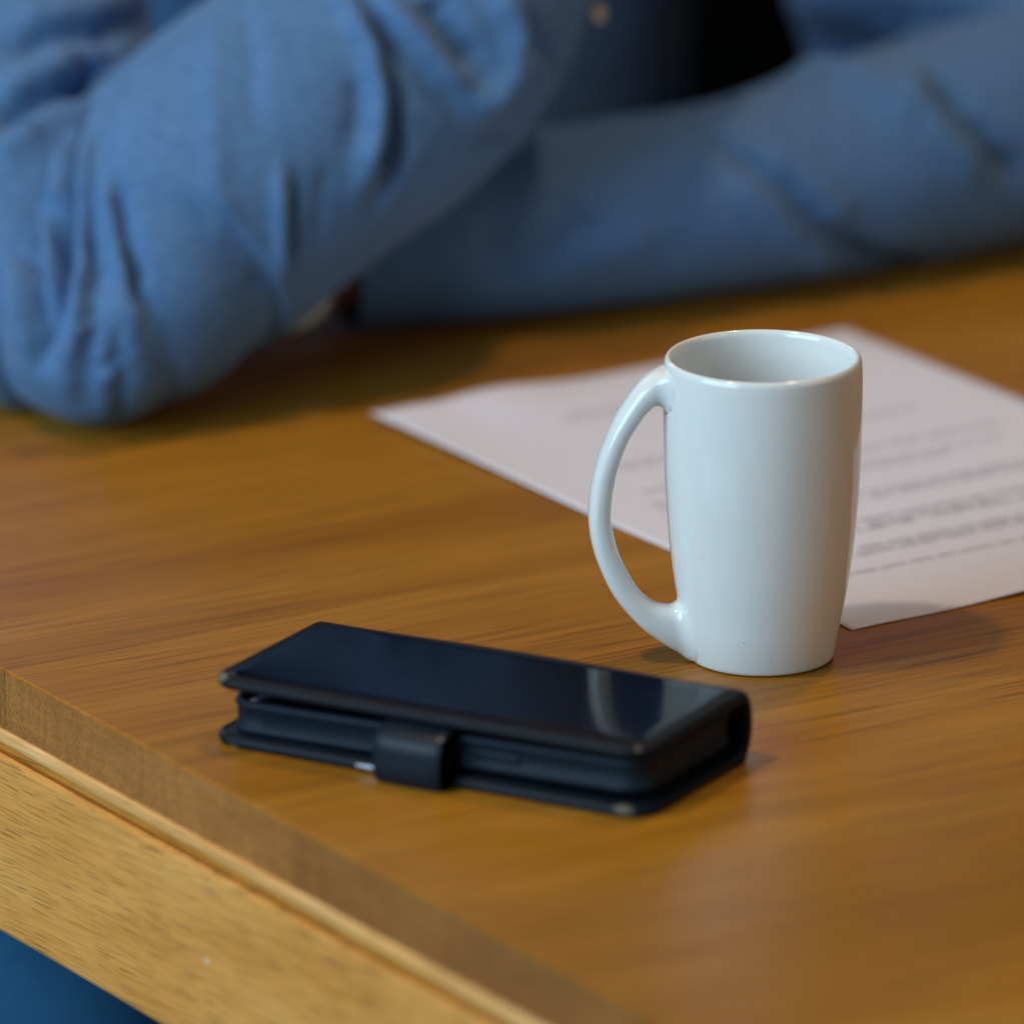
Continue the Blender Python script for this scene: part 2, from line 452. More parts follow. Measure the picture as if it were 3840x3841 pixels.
def arc(pts, n):
    d = np.array(spl(pts, 400)); L = np.r_[0, np.cumsum(np.linalg.norm(np.diff(d, axis=0), axis=1))]; t = np.linspace(0, L[-1], n+1)
    d2 = np.c_[np.interp(t, L, d[:, 0]), np.interp(t, L, d[:, 1])]
    for _ in range(10): d2[1:-1] = (d2[:-2]+2*d2[1:-1]+d2[2:])/4
    return d2
ho = arc(HO, ns); hi = arc(HI, ns)
RHO = 4.2
rings = []
for i in range(ns+1):
    o_, i_ = ho[i], hi[i]; c = (o_+i_)/2; a = (o_-i_)/2; ha = np.linalg.norm(a)
    t = i/ns; hw = 5.6 + 1.4*(2*t-1)**2      # half width across
    ring = []
    for j in range(nt):
        th = 2*math.pi*j/nt
        ct, st = math.cos(th), math.sin(th)
        e = 2/2.5
        u = math.copysign(abs(ct)**e, ct); v_ = math.copysign(abs(st)**e, st)
        p = np.array([c[0]+a[0]*u, hw*v_, c[1]+a[1]*u])
        cc = np.array([c[0], 0, c[1]])
        d = math.hypot(p[0], p[1]) - mug_r(max(.3, p[2]))
        if d < RHO:
            q_ = RHO-math.sqrt(max(0, RHO*RHO-(RHO-max(d, 0))**2))
            dr = p-cc; dr /= np.linalg.norm(dr)
            nb = np.array([p[0], p[1], 0.]); nb /= np.linalg.norm(nb)
            k_ = min(1, max(0, 1-max(d, 0)/RHO))
            dr = dr-nb*np.dot(dr, nb)*k_; l_ = max(1e-6, np.linalg.norm(dr)); dr = dr/l_*min(1, l_/.5)
            dr[2] *= .45 if dr[2] > 0 and i < ns//2 else 1.0
            p = p+dr*q_
            if d < .6:                       # glaze runs flush into the wall
                rr_ = math.hypot(p[0], p[1]); tgt = mug_r(min(101.2, max(.3, p[2])))-(.02 if d > -.8 else .8)
                w_ = 1-max(0, d)/.6
                kk = 1+(tgt/rr_-1)*w_ if d > -.8 else tgt/rr_
                p = np.array([p[0]*kk, p[1]*kk, p[2]])
        zt_ = 101.0
        if p[2] > zt_-3: p[2] = zt_-3+3*math.tanh((p[2]-zt_+3)/3)
        p[2] = max(p[2], 1.0)
        ring.append(p)
    rings.append(ring)
ha_ = R(180+8)
ca, sa = math.cos(ha_), math.sin(ha_)
rings = [[((p[0]*ca-p[1]*sa)*MM, (p[0]*sa+p[1]*ca)*MM, p[2]*MM) for p in r_] for r_ in rings]
# keep only what lies above the body's inner surface
keep = [r_ for r_ in rings]
V, F = loft(keep)
hobj = mesh_obj('handle', V, F, M_mug, mug)

# ------------------------------------------------------------------ phone in its wallet case
PL, PW = 162.0, 70.5
ph = thing('smartphone_case', 'black smartphone in a worn folding wallet case, glossy cover shut with a strap', 'phone', (-.0992, 3.0890, TT), R(-29.3))
M_lea = leather('black_leather_front', (.004, .006, .009), .6, [(3.5, 3.0, 23.2, 5.0, (1, 1, 1.2)), (158, 3, 23.4, 1.8, (1, 1, 1))])
M_leb = leather('black_leather_back', (.004, .007, .011), .50, [(154.5, 0.6, 3.2, 3.2, (.55, 1, 1)), (10, .3, .4, 1.5, (.5, 1, 1))])
M_les = leather('black_leather_strap', (.005, .009, .015), .38, [(90.2, -4.8, 17.5, 1.3, (1, 1, 1)), (64.5, -5.5, .8, .8, (1, 1, 1))])
M_rub = leather('black_rubber', (.006, .011, .018), .58)
def gloss():
    q = NT('glossy_black_panel')
    n = q.noise(q.map((14, 14, 14)), 1, 2); s = q.noise(q.map((260, 260, 30)), 1, 3)
    q.set(Base_Color=(.002, .002, .004), Roughness=q.ramp(s.outputs['Fac'], [(.3, .08), (.7, .15)]), IOR=1.19, Specular_IOR_Level=.5)
    q.bump(n.outputs['Fac'], .05, .004); return q.m
M_gl = gloss()
# back cover
V, F = rr_loft(PW+1, PL, 11, [(1.2, 0), (.3, .5), (0, 1.3), (0, 2.5), (.4, 3.3), (1.4, 3.7)], rb=3.5)
mesh_obj('back_cover', V, F, M_leb, ph)
V, F = rr_loft(PW-2.4, PL-3.4, 8.6, [(0, 3.0), (.35, 3.25), (.7, 3.2)], close0=False, close1=False)
mesh_obj('stitched_edge', [(x+.0017, y+.0017, z+.0007) for x, y, z in V], F, M_leb, ph)
# front cover, a little lifted towards the left end
def wf(x, y): return .9*(x/162.0) + 1.1*math.sin(math.pi*x/162.0)*(y/70.0)**1.5 + .3*math.sin(math.pi*x/162.0) - .6*((162-x)/162.0)*(y/70.0)
V, F = rr_loft(PW+1, PL, 10.5, [(2.2, 19.2), (.9, 19.4), (.2, 20.0), (0, 20.9), (.25, 21.8), (.9, 22.7), (2.0, 23.2), (3.2, 23.35), (3.6, 23.2), (4.0, 23.2), (4.2, 23.35)], wf, 10, rb=3.5)
fc = mesh_obj('front_cover', V, F, M_lea, ph)
V, F = rr_loft(PW+1, PL, 10.5, [(4.3, 23.25), (4.7, 23.48), (5.8, 23.62), (9, 23.66)], wf, 10, close0=False, rb=4.5)
mesh_obj('glossy_panel', V, F, M_gl, fc)
# spine: curved strip along the far long edge
rings = []
ns_ = 40
for i in range(ns_+1):
    x = 2.0+(PL-3.0)*i/ns_
    ring = []
    zt = 23.0+wf(x, PW); zc = (zt+.6)/2; hz = (zt-.6)/2
    for k in range(13):
        a = R(-90+180*k/12); ring.append((x, PW-4.0+7.8*math.cos(a)**.8 if math.cos(a) > 1e-6 else PW-4.0, zc+hz*math.sin(a)))
    for k in range(12, -1, -1):
        a = R(-90+180*k/12); ring.append((x, PW-4.0+5.0*(math.cos(a)**.8 if math.cos(a) > 1e-6 else 0), zc+(hz-2.4)*math.sin(a)))
    rings.append([(a_*MM, b_*MM, c_*MM) for a_, b_, c_ in ring])
V, F = loft(rings, flip=True)
mesh_obj('spine', V, F, M_lea, ph)
# rubber bumper around the phone, lip at its top
def wb(x, y): return 3.3*(x/162.0)
bx_, by_ = 4.6, 4.0
def shift(V, dx, dy): return [(x+dx*MM, y+dy*MM, z) for x, y, z in V]
V, F = rr_loft(65.0, 154.5, 9.5, [(1.2, 3.8), (.3, 4.3), (0, 5.2), (0, 5.9), (.7, 6.3), (.75, 12.4), (.1, 12.8), (0, 13.6), (.3, 14.5), (1.2, 15.0), (2.4, 14.9), (2.9, 14.2)], wb, 10, close1=False)
bmp = mesh_obj('bumper', shift(V, bx_, by_), F, M_rub, ph)
V, F = rr_loft(59.2, 148.7, 7.0, [(0, 12.6), (0, 13.2), (.2, 13.4)], wb, 8)
mesh_obj('screen', shift(V, bx_+2.9, by_+2.9), F, M_gl, ph)
# diamond grip on the left part of the long side
V = []; F = []
for c_ in range(44):
    for r_ in range(7):
        x = 14.0+c_*1.0+(.49 if r_ % 2 else 0); z = 7.0+r_*.72+wb(x+bx_, 0)
        i = len(V)
        V += [(x-.42, .70, z), (x, .70, z-.34), (x+.42, .70, z), (x, .70, z+.34), (x, .28, z)]
        F += [(i, i+1, i+4), (i+1, i+2, i+4), (i+2, i+3, i+4), (i+3, i, i+4)]
gp = mesh_obj('grip_texture', [((x+bx_)*MM, (y+by_)*MM, z*MM) for x, y, z in V], F, M_rub, bmp, smooth=False); gp['kind'] = 'stuff'
# side key in its slot
V, F = rr_loft(3.4, 20.0, 1.6, [(0, 0), (0, .35), (.3, .6)], None, 6)
mesh_obj('side_button', [(x+.0945, .0047-z, y+.0098) for x, y, z in V], [tuple(reversed(f)) for f in F], M_rub, bmp)
# strap
sp_ = spl([(4.5, -.2+.35), (1.0, .20), (-3.5, .25), (-6.2, 1.6), (-7.3, 5.0), (-7.3, 10), (-6.3, 14.4), (-3.4, 17.6), (1.5, 18.5), (8, 18.4)], 48)
def strap_ring(x, taper):
    out = []; inn = []
    for k, p in enumerate(sp_):
        q0 = sp_[max(0, k-1)]; q1 = sp_[min(48, k+1)]; d = q1-q0; d /= np.linalg.norm(d); n = np.array([-d[1], d[0]])
        bul = .5*math.sin(math.pi*taper)
        th = .85 if .03 < taper < .97 else .55
        out.append((x, p[0]-n[0]*0+(-bul if p[0] < 0 else 0), p[1]))
        inn.append((x, p[0]+(-bul if p[0] < 0 else 0)-n[0]*-th*0+n[0]*th*-1*-1, p[1]+n[1]*th))
    return [(a*MM, b*MM, c*MM) for a, b, c in out+inn[::-1]]
rings = [strap_ring(67.0+24.5*t, t) for t in (0, .02, .06, .15, .3, .45, .6, .75, .88, .95, .98, 1.0)]
V, F = loft(rings)
mesh_obj('strap', V, F, M_les, ph)
V, F = rr_loft(1.5, 10.5, .6, [(0, 0), (0, .3), (.2, .45)], None, 4)
mesh_obj('metal_tab', [(x+.0562, -.0001-z, y+.0012) for x, y, z in V], [tuple(reversed(f)) for f in F], plain('worn_metal', (.36, .38, .42), .4, Metallic=.8), ph)

# ------------------------------------------------------------------ person
def tube(path, radii, ns, nt, cap0=True, squash=None):
    P = np.array([np.array(p, float) for p in spl([list(a)+[b] for a, b in zip(path, radii)], ns)])
    Q = P[:, :3]; rad = P[:, 3]
    T = np.gradient(Q, axis=0); T /= np.linalg.norm(T, axis=1)[:, None]
    n = np.cross(T[0], [0, 0, 1.0]); n /= np.linalg.norm(n)
    N_ = []
    for i in range(len(Q)):
        n = n-T[i]*np.dot(n, T[i]); n /= np.linalg.norm(n); N_.append(n)
    N_ = np.array(N_); B_ = np.cross(T, N_)
    th = np.linspace(0, 2*np.pi, nt, endpoint=False)
    ringN = np.cos(th)[None, :, None]*N_[:, None, :]+np.sin(th)[None, :, None]*B_[:, None, :]
    V = Q[:, None, :]+ringN*rad[:, None, None]
    nrm = ringN.copy()
    if cap0:                                    # round end
        k = 16; capV = []; capN = []
        for i in range(k, 0, -1):
            a = math.pi/2*i/k*.985
            off = -T[0]*math.sin(a)+ringN[0]*math.cos(a)
            capV.append(Q[0]+off*rad[0]); capN.append(off)
        V = np.concatenate([np.array(capV), V]); nrm = np.concatenate([np.array(capN), nrm])
    return V, nrm

def seg_dist(P, poly):
    best = np.full(len(P), 1e9); tt = np.zeros(len(P))
    poly = np.array(poly, float); L = np.r_[0, np.cumsum(np.linalg.norm(np.diff(poly, axis=0), axis=1))]
    for i in range(len(poly)-1):
        a, b = poly[i], poly[i+1]; ab = b-a; l2 = ab@ab
        t = np.clip(((P-a)@ab)/l2, 0, 1); d = np.linalg.norm(P-(a+t[:, None]*ab), axis=1)
        m = d < best; best[m] = d[m]; tt[m] = (L[i]+t[m]*math.sqrt(l2))/L[-1]
    return best, tt

def wrinkle(P, seed, scale, amp):
    r_ = np.random.default_rng(seed); out = np.zeros(len(P))
    for k in range(14):
        d = r_.normal(size=3); d /= np.linalg.norm(d); f_ = scale*r_.uniform(.6, 1.8)
        out += np.sin(P@d*f_+r_.uniform(0, 6.28)+1.5*np.sin(P@r_.normal(size=3)*f_*.5))/14
    return out*amp

def fold(V, nrm, folds, seed):
    sh = V.shape; P = V.reshape(-1, 3); n = nrm.reshape(-1, 3)
    d_ = wrinkle(P, seed, .07, 1.3)
    for poly, amp, wid in folds:
        d, t = seg_dist(P, poly)
        tap = np.clip(np.sin(np.pi*np.clip(t*.9+.05, 0, 1))*1.7, 0, 1)
        g = np.exp(-(d/wid)**2)*tap
        d_ += amp*1.35*g
    P = P+n*d_[:, None]
    return P.reshape(sh)

FRONT = dict(path=[(-148.5, 3451, 36), (-136.5, 3464, 45), (-123.3, 3484, 61.4), (-85.5, 3510, 89), (-47.3, 3535, 109.2), (-24.3, 3555, 135.9), (-14.7, 3580, 167.6), (-12, 3600, 200)],
             rad=[35.5, 45, 55, 56.5, 55, 53, 50, 46])
FRONT_UP = dict(path=[(-156, 3462, 32), (-176, 3490, 44), (-186, 3560, 88), (-215, 3640, 150), (-225, 3740, 235), (-190, 3830, 330)],
                rad=[32, 46, 60, 64, 68, 72])
REAR = dict(path=[(212, 3713, 46), (180, 3686, 44.5), (130, 3652, 41), (80, 3624, 37), (30, 3602, 36), (-20, 3584, 34), (-64, 3570, 30.5)],
            rad=[44, 43.5, 40.5, 36, 35, 33, 29])
REAR_UP = dict(path=[(216, 3722, 48), (186, 3766, 66), (178, 3800, 100), (172, 3840, 175), (150, 3870, 270), (100, 3880, 350)],
               rad=[42, 68, 75, 74, 74, 76])
TORSO = dict(path=[(-70, 3925, -175), (-72, 3920, -60), (-75, 3915, 60), (-72, 3905, 180), (-60, 3895, 290), (-52, 3900, 385), (-50, 3910, 440)],
             rad=[140, 142, 148, 152, 160, 120, 62])
FOLDS = {
    'front': [
        ([[-148.2,3503.1,112.3],[-152.5,3501.5,108.5],[-156.7,3496.8,105.1],[-159.6,3495.7,102.1],[-162.4,3494.5,98.9],[-164.9,3491.8,96.1],[-167.0,3482.8,93.9],[-169.6,3476.4,89.0]], -8, 5),
        ([[-170.2,3477.3,88.3],[-170.0,3470.6,86.2],[-170.2,3465.6,82.3],[-170.1,3463.5,79.5],[-171.9,3466.0,75.8],[-170.5,3467.1,68.7],[-170.6,3458.0,65.1],[-169.9,3446.3,63.9],[-169.7,3437.8,61.2],[-169.0,3433.6,59.2],[-169.3,3430.8,56.6],[-169.0,3426.0,50.6],[-168.6,3424.0,47.2],[-167.8,3422.2,43.6],[-167.2,3421.0,39.8],[-166.8,3420.6,35.9]], -9, 4.2),
        ([[-152.5,3501.5,108.5],[-155.2,3499.3,106.1],[-156.1,3484.8,106.2],[-158.0,3477.9,103.3],[-158.5,3469.8,100.4],[-158.3,3463.4,97.2],[-159.2,3458.9,93.1],[-158.2,3454.7,89.9],[-158.6,3452.3,85.6],[-158.4,3451.7,83.8],[-157.9,3449.3,77.8],[-158.1,3445.9,73.9],[-158.6,3441.4,69.9],[-159.5,3435.4,65.9],[-158.9,3431.2,63.6],[-160.7,3426.3,58.4],[-160.6,3423.7,55.2],[-161.7,3422.3,52.2],[-162.8,3419.9,45.4],[-163.4,3419.3,41.8],[-165.5,3419.8,35.3],[-166.7,3420.8,32.2]], -9, 4.4),
        ([[-165.3,3458.8,84.1],[-165.7,3458.4,81.4],[-165.7,3459.0,74.4],[-166.1,3454.3,70.2],[-165.9,3447.4,67.3],[-165.6,3441.3,65.5],[-165.7,3433.7,61.8],[-164.3,3429.3,59.2],[-164.1,3426.4,56.2]], 4.5, 4),
        ([[-171.3,3487.7,86.9],[-173.1,3487.6,83.4],[-174.6,3487.4,79.8],[-176.1,3483.6,76.4],[-176.3,3475.3,73.6],[-176.2,3473.4,69.9],[-176.7,3476.6,65.1],[-177.1,3480.9,59.9],[-177.0,3485.6,53.6],[-175.5,3445.1,58.3],[-174.6,3440.0,57.4],[-174.4,3433.6,52.9],[-173.8,3430.6,50.3],[-173.5,3428.5,47.3],[-173.6,3427.2,44.1],[-172.3,3424.7,37.4],[-171.3,3423.9,33.9],[-170.8,3423.9,30.3]], 5, 8),
        ([[-151.5,3464.4,103.8],[-152.1,3459.5,100.2],[-151.5,3455.6,97.6],[-151.8,3452.2,93.8],[-152.8,3449.2,88.8],[-153.1,3447.8,85.3],[-152.6,3446.3,82.4],[-153.4,3443.9,76.9],[-154.1,3440.7,72.8],[-154.0,3437.2,69.6],[-153.5,3434.3,66.9],[-152.9,3430.2,64.4],[-154.9,3425.2,59.5],[-154.4,3422.2,55.9],[-154.0,3419.8,52.0],[-153.8,3418.0,47.9],[-153.9,3416.8,43.6],[-157.1,3416.6,37.3]], 4.5, 4),
        ([[-140.8,3444.3,91.4],[-139.7,3441.8,87.6],[-139.1,3439.1,83.3],[-137.9,3436.3,79.4],[-137.4,3433.8,75.0],[-135.8,3431.4,71.1],[-134.7,3429.2,66.9],[-132.7,3427.3,62.7],[-133.2,3425.8,58.7],[-131.5,3425.0,55.5],[-129.1,3424.5,51.8]], -5.5, 3.6),
        ([[-145.7,3448.1,93.7],[-144.5,3445.0,89.9],[-143.2,3442.5,86.5],[-142.8,3439.7,82.1],[-141.3,3437.3,78.8],[-140.7,3434.8,74.7],[-139.2,3432.2,71.1],[-139.4,3429.9,66.9],[-138.3,3427.8,63.2],[-136.4,3425.9,59.2],[-136.2,3425.1,57.0],[-136.6,3422.6,53.6],[-135.5,3420.2,48.0],[-135.0,3418.7,42.2],[-132.6,3419.3,38.0]], 3.4, 4.4),
        ([[-143.5,3419.7,52.1],[-144.2,3418.0,48.3],[-142.5,3417.7,46.6],[-143.1,3416.5,42.2],[-143.6,3415.9,37.2],[-145.7,3486.1,9.8],[-142.6,3416.8,28.3],[-144.0,3418.9,21.5],[-143.4,3422.3,15.8],[-142.0,3430.3,7.9]], 2.2, 3.2),
        ([[-140.1,3418.9,48.7],[-140.0,3417.4,43.6],[-140.4,3416.5,38.5],[-140.7,3416.6,32.3],[-138.5,3418.1,27.2],[-140.6,3419.4,21.8],[-140.0,3423.2,15.6],[-139.6,3433.3,6.6]], -2.6, 3.2),
        ([[-147.3,3457.2,102.0],[-148.7,3452.9,97.2],[-147.8,3449.2,93.6],[-147.8,3446.4,89.4],[-148.8,3444.3,84.1],[-148.0,3442.0,80.8],[-148.5,3439.3,75.8],[-148.3,3436.2,71.9],[-148.6,3433.0,68.0],[-148.1,3430.6,65.0],[-148.1,3427.2,62.4],[-149.7,3422.3,56.8],[-150.0,3420.0,53.3],[-149.9,3418.0,49.1],[-154.5,3503.0,20.7],[-149.0,3416.4,43.8],[-149.7,3415.7,39.5],[-150.0,3415.6,34.4],[-150.4,3416.3,28.6],[-151.2,3418.5,21.9],[-150.3,3420.7,17.7]], -4, 3.6),
        ([[-163.0,3425.4,55.9],[-161.7,3422.3,52.2],[-161.2,3420.2,48.4],[-160.8,3418.8,44.3],[-160.8,3418.0,40.3],[-160.3,3417.5,35.7],[-158.3,3416.9,33.7],[-158.3,3417.7,28.8],[-158.3,3419.7,22.5],[-157.0,3422.2,17.1]], 1.5, 4),
        ([[-107.7,3500.5,140.1],[-106.8,3491.2,137.9],[-106.9,3484.6,135.1],[-107.8,3479.3,132.2],[-106.5,3473.9,129.3],[-107.0,3469.0,125.8],[-106.4,3465.0,122.8],[-107.7,3461.4,119.4],[-105.9,3457.1,115.3],[-105.0,3453.9,111.7],[-105.9,3450.9,108.1],[-105.6,3447.6,103.7],[-105.1,3444.8,99.2],[-105.3,3442.7,95.7],[-105.8,3440.7,91.9],[-105.2,3439.5,88.8],[-103.1,3438.8,85.4],[-102.1,3438.8,80.8],[-104.2,3438.9,74.7],[-103.5,3438.1,70.0]], 1.2, 5),
        ([[-96.3,3494.9,142.9],[-94.8,3487.9,140.4],[-93.9,3482.2,137.5],[-93.7,3477.7,134.6],[-93.3,3473.6,131.6],[-92.7,3469.6,128.4],[-91.2,3465.3,124.2],[-92.7,3461.8,120.5],[-92.0,3458.6,116.7],[-91.3,3455.7,112.6],[-90.6,3453.1,108.5]], -1.3, 4),
        ([[-82.1,3449.2,94.8],[-82.4,3447.9,91.2],[-81.9,3446.9,86.5],[-82.2,3446.1,82.9],[-81.7,3445.6,78.3],[-82.1,3445.1,73.1],[-81.7,3445.3,68.5],[-82.0,3445.5,63.7],[-81.7,3446.4,59.4],[-81.9,3447.4,55.0]], 2.8, 3.4),
        ([[-77.0,3450.4,91.7],[-77.7,3448.9,86.2],[-77.2,3448.7,83.3],[-77.8,3447.8,77.8],[-78.5,3447.3,72.5],[-78.4,3447.6,67.9],[-78.8,3447.6,64.5],[-79.4,3448.1,59.6]], -2.6, 3.4),
        ([[-66.8,3455.9,93.8],[-66.8,3455.2,88.9],[-67.9,3454.1,83.3],[-68.1,3453.9,78.4],[-69.3,3453.5,72.9],[-70.0,3453.9,66.4]], -1.2, 4),
        ([[-60.1,3495.5,148.0],[-59.0,3492.0,145.5],[-56.4,3488.3,142.3],[-54.7,3485.7,139.6],[-53.1,3483.2,136.6],[-50.0,3481.0,132.8],[-49.4,3478.4,129.0],[-49.1,3476.0,125.0],[-48.6,3474.7,122.4],[-47.8,3472.4,116.9],[-47.8,3470.7,112.5],[-48.5,3469.3,109.2],[-48.6,3468.1,104.6],[-49.3,3467.0,101.2],[-51.3,3465.1,95.6],[-51.9,3464.5,92.2],[-53.7,3463.3,86.5],[-54.7,3462.9,82.9]], 4.6, 4.6),
        ([[-53.8,3495.6,147.9],[-51.4,3491.8,144.6],[-50.2,3488.9,141.7],[-47.5,3486.0,137.9],[-45.8,3483.9,134.7],[-43.5,3481.6,130.3],[-43.7,3479.7,127.4],[-42.6,3477.3,122.2],[-41.5,3476.1,118.3],[-40.6,3475.1,114.3],[-41.1,3473.1,108.1],[-41.4,3472.1,103.5],[-41.9,3471.4,98.8],[-43.3,3470.3,93.7],[-44.3,3469.8,90.3],[-45.7,3469.3,85.3],[-47.8,3468.8,79.9],[-48.6,3469.0,76.7]], -5.2, 4.4),
        ([[-53.9,3472.7,122.9],[-54.4,3470.8,119.7],[-54.3,3468.7,115.4],[-54.2,3466.9,110.9],[-55.1,3464.9,105.9],[-57.5,3462.5,101.4]], -2.2, 5),
        ([[-48.8,3493.8,146.1],[-45.6,3492.3,144.1],[-42.8,3490.6,141.8],[-38.7,3489.2,138.6],[-35.4,3488.5,136.3],[-32.2,3488.2,133.8],[-28.8,3487.5,129.8],[-25.5,3487.3,125.7],[-22.4,3487.5,121.3],[-18.8,3488.7,117.4],[-14.9,3490.7,112.4]], 3.6, 4.5),
        ([[-53.9,3486.2,139.9],[-49.8,3484.3,136.8],[-45.8,3482.8,133.4],[-42.7,3482.1,130.7],[-39.6,3481.7,127.9],[-36.6,3481.5,125.1],[-33.7,3481.6,122.1],[-30.2,3482.0,117.9],[-26.8,3482.9,113.7],[-22.5,3485.3,111.7],[-18.8,3487.5,106.4],[-14.6,3491.2,101.9]], -2.0, 4.5),
        ([[-29.5,3496.8,146.6],[-28.4,3495.5,144.1],[-25.9,3493.4,139.2],[-24.0,3492.2,135.6],[-21.4,3491.2,130.8],[-18.9,3491.4,127.8],[-16.4,3491.9,124.7],[-13.9,3492.4,120.0]], -5, 6.5),
        ([[-6.6,3505.4,148.8],[-4.2,3505.3,145.5],[-2.5,3504.7,141.2],[-0.4,3505.0,137.7],[1.6,3505.4,132.3],[1.3,3504.4,127.8],[0.7,3503.6,123.3],[0.0,3502.9,117.2],[-3.4,3500.0,113.4],[-6.3,3497.8,108.9],[-10.8,3493.9,107.9],[-14.6,3490.7,107.9]], 5.2, 6),
        ([[3.1,3507.9,138.7],[5.7,3509.2,134.2],[8.0,3510.7,129.6],[9.9,3512.7,125.0],[13.2,3517.2,121.5],[15.9,3523.3,115.4],[18.8,3534.7,109.3]], -3.5, 3.2),
        ([[-14.8,3494.3,89.5],[-10.4,3497.6,92.5],[-5.1,3504.2,92.0],[0.6,3512.5,91.7]], -2, 3),
        ([[-10.2,3505.9,80.4],[-7.8,3507.7,82.3],[-4.2,3510.5,85.3],[-0.0,3520.0,84.2],[3.9,3532.8,83.9]], 1.5, 3),
        ([[-32.3,3477.9,96.1],[-34.5,3476.7,92.2],[-37.6,3475.0,87.9],[-39.7,3474.2,84.2],[-43.4,3472.5,79.6],[-48.0,3470.3,74.4]], 1.2, 5),
        ([[-91.8,3444.8,58.5],[-90.7,3446.9,51.5]], -1.2, 4),
    ],
    'front_up': [
        ([[-186.3,3506.7,120.3],[-183.5,3508.1,121.7],[-177.8,3510.0,123.0],[-173.5,3512.0,123.9],[-169.4,3515.6,125.8],[-165.2,3518.1,126.2],[-161.2,3520.9,126.4],[-157.2,3523.8,126.3],[-152.1,3527.7,125.4],[-147.4,3531.9,124.1],[-143.6,3539.7,124.9],[-140.1,3546.4,124.2],[-135.3,3558.2,121.5],[-132.7,3582.4,117.2]], -5, 5),
        ([[-184.8,3484.1,99.6],[-182.4,3486.4,102.0],[-179.9,3488.9,104.2],[-176.0,3491.5,106.4],[-172.0,3494.4,108.2],[-168.0,3497.6,109.9],[-164.0,3499.7,110.2],[-160.0,3503.3,111.3],[-156.1,3507.2,112.2],[-152.4,3511.3,112.8],[-147.6,3516.3,112.6],[-143.2,3523.3,113.2]], -6, 4.5),
        ([[-186.3,3495.7,110.2],[-182.2,3497.1,111.7],[-178.0,3498.6,112.9],[-173.9,3501.6,115.0],[-169.8,3503.6,115.7],[-165.7,3507.0,117.2],[-161.7,3510.8,118.5],[-157.7,3513.5,118.4],[-152.6,3518.3,118.7]], 3, 7),
        ([[-182.5,3519.6,131.8],[-177.9,3520.4,132.0],[-173.4,3521.5,131.8],[-167.5,3523.1,131.2],[-163.4,3525.9,131.5],[-159.4,3529.0,131.6],[-154.3,3533.0,130.9],[-149.9,3539.0,131.1],[-145.6,3543.8,129.6],[-141.6,3553.3,129.5]], 3, 7),
        ([[-159.1,3514.4,120.1],[-155.1,3514.5,117.5],[-150.0,3515.2,114.0],[-152.4,3509.9,111.7],[-154.8,3505.0,109.4]], -4, 4),
        ([[-184.4,3474.4,90.6],[-181.2,3477.7,94.0],[-177.6,3480.1,96.1],[-174.0,3483.8,99.1],[-170.2,3486.5,100.7]], 3, 6),
    ],
    'rear': [
        ([[76.2,3600.3,66.2],[78.8,3597.9,63.8],[84.0,3596.3,60.5],[87.5,3595.1,57.4],[92.2,3594.9,54.2],[95.6,3594.4,50.6],[99.9,3595.2,48.0],[104.3,3596.1,44.3],[107.3,3596.8,39.3],[111.3,3598.6,36.4],[113.9,3600.4,31.3],[118.9,3603.4,28.5],[122.4,3606.5,24.6],[126.8,3610.7,20.9],[131.0,3615.3,17.3],[134.5,3621.0,13.2],[140.3,3627.8,10.2],[147.8,3637.4,6.9],[153.4,3650.8,3.0]], -6, 5.5),
        ([[80.8,3590.9,55.4],[85.6,3590.4,51.0],[88.4,3590.8,49.2],[92.8,3591.5,45.5],[97.0,3592.5,41.7],[101.1,3594.0,37.8],[105.0,3596.1,32.8],[108.7,3598.6,29.0],[113.4,3602.4,24.2],[118.6,3608.7,17.8],[123.9,3617.4,11.4]], 3.5, 8),
        ([[91.7,3598.3,59.4],[95.0,3597.8,57.1],[99.7,3597.7,53.8],[102.9,3597.7,51.2],[107.1,3598.7,49.6],[110.4,3599.0,45.8],[114.6,3600.3,43.0],[117.7,3601.3,37.9],[121.7,3603.3,35.0],[125.5,3605.8,31.0]], 3, 8),
        ([[103.7,3639.8,77.3],[109.4,3643.1,78.4],[115.1,3646.6,79.5],[119.2,3642.4,79.7],[123.9,3640.0,79.6],[128.7,3637.6,78.9],[132.9,3633.8,77.0],[136.4,3631.2,75.1],[141.0,3629.5,72.8],[144.3,3627.3,69.9],[147.4,3625.5,66.6],[151.6,3624.8,63.1]], 4.5, 8),
        ([[156.6,3643.2,77.7],[158.9,3640.1,75.0],[161.0,3637.2,71.9],[164.2,3635.4,68.5],[166.0,3633.2,64.6],[168.4,3632.7,61.7],[172.1,3633.1,58.7],[175.3,3634.1,56.7],[178.9,3634.7,52.3],[182.0,3635.9,48.9],[186.2,3638.1,45.6],[190.2,3640.7,40.9],[193.8,3643.7,36.3]], -6, 6),
        ([[144.7,3647.2,81.2],[147.1,3641.1,78.4],[150.0,3636.9,75.4],[152.7,3633.2,71.8],[156.4,3630.7,67.6],[159.4,3629.3,63.9],[161.8,3628.7,61.0],[165.8,3628.8,56.9],[170.5,3630.3,53.9],[174.2,3631.1,48.3],[178.5,3633.3,45.0]], 4, 8),
        ([[54.2,3573.8,36.7],[49.4,3571.9,35.6],[44.6,3570.1,34.5],[38.4,3568.0,32.3],[33.4,3566.3,32.2],[29.7,3565.0,32.1],[23.5,3563.0,30.9],[18.5,3561.5,29.8]], 2, 9),
        ([[28.7,3566.4,46.7],[24.4,3563.4,40.8],[20.9,3561.9,36.7],[17.3,3560.7,34.6],[13.7,3559.6,32.5],[10.0,3558.7,30.5],[6.4,3558.1,27.5]], -2.5, 8),
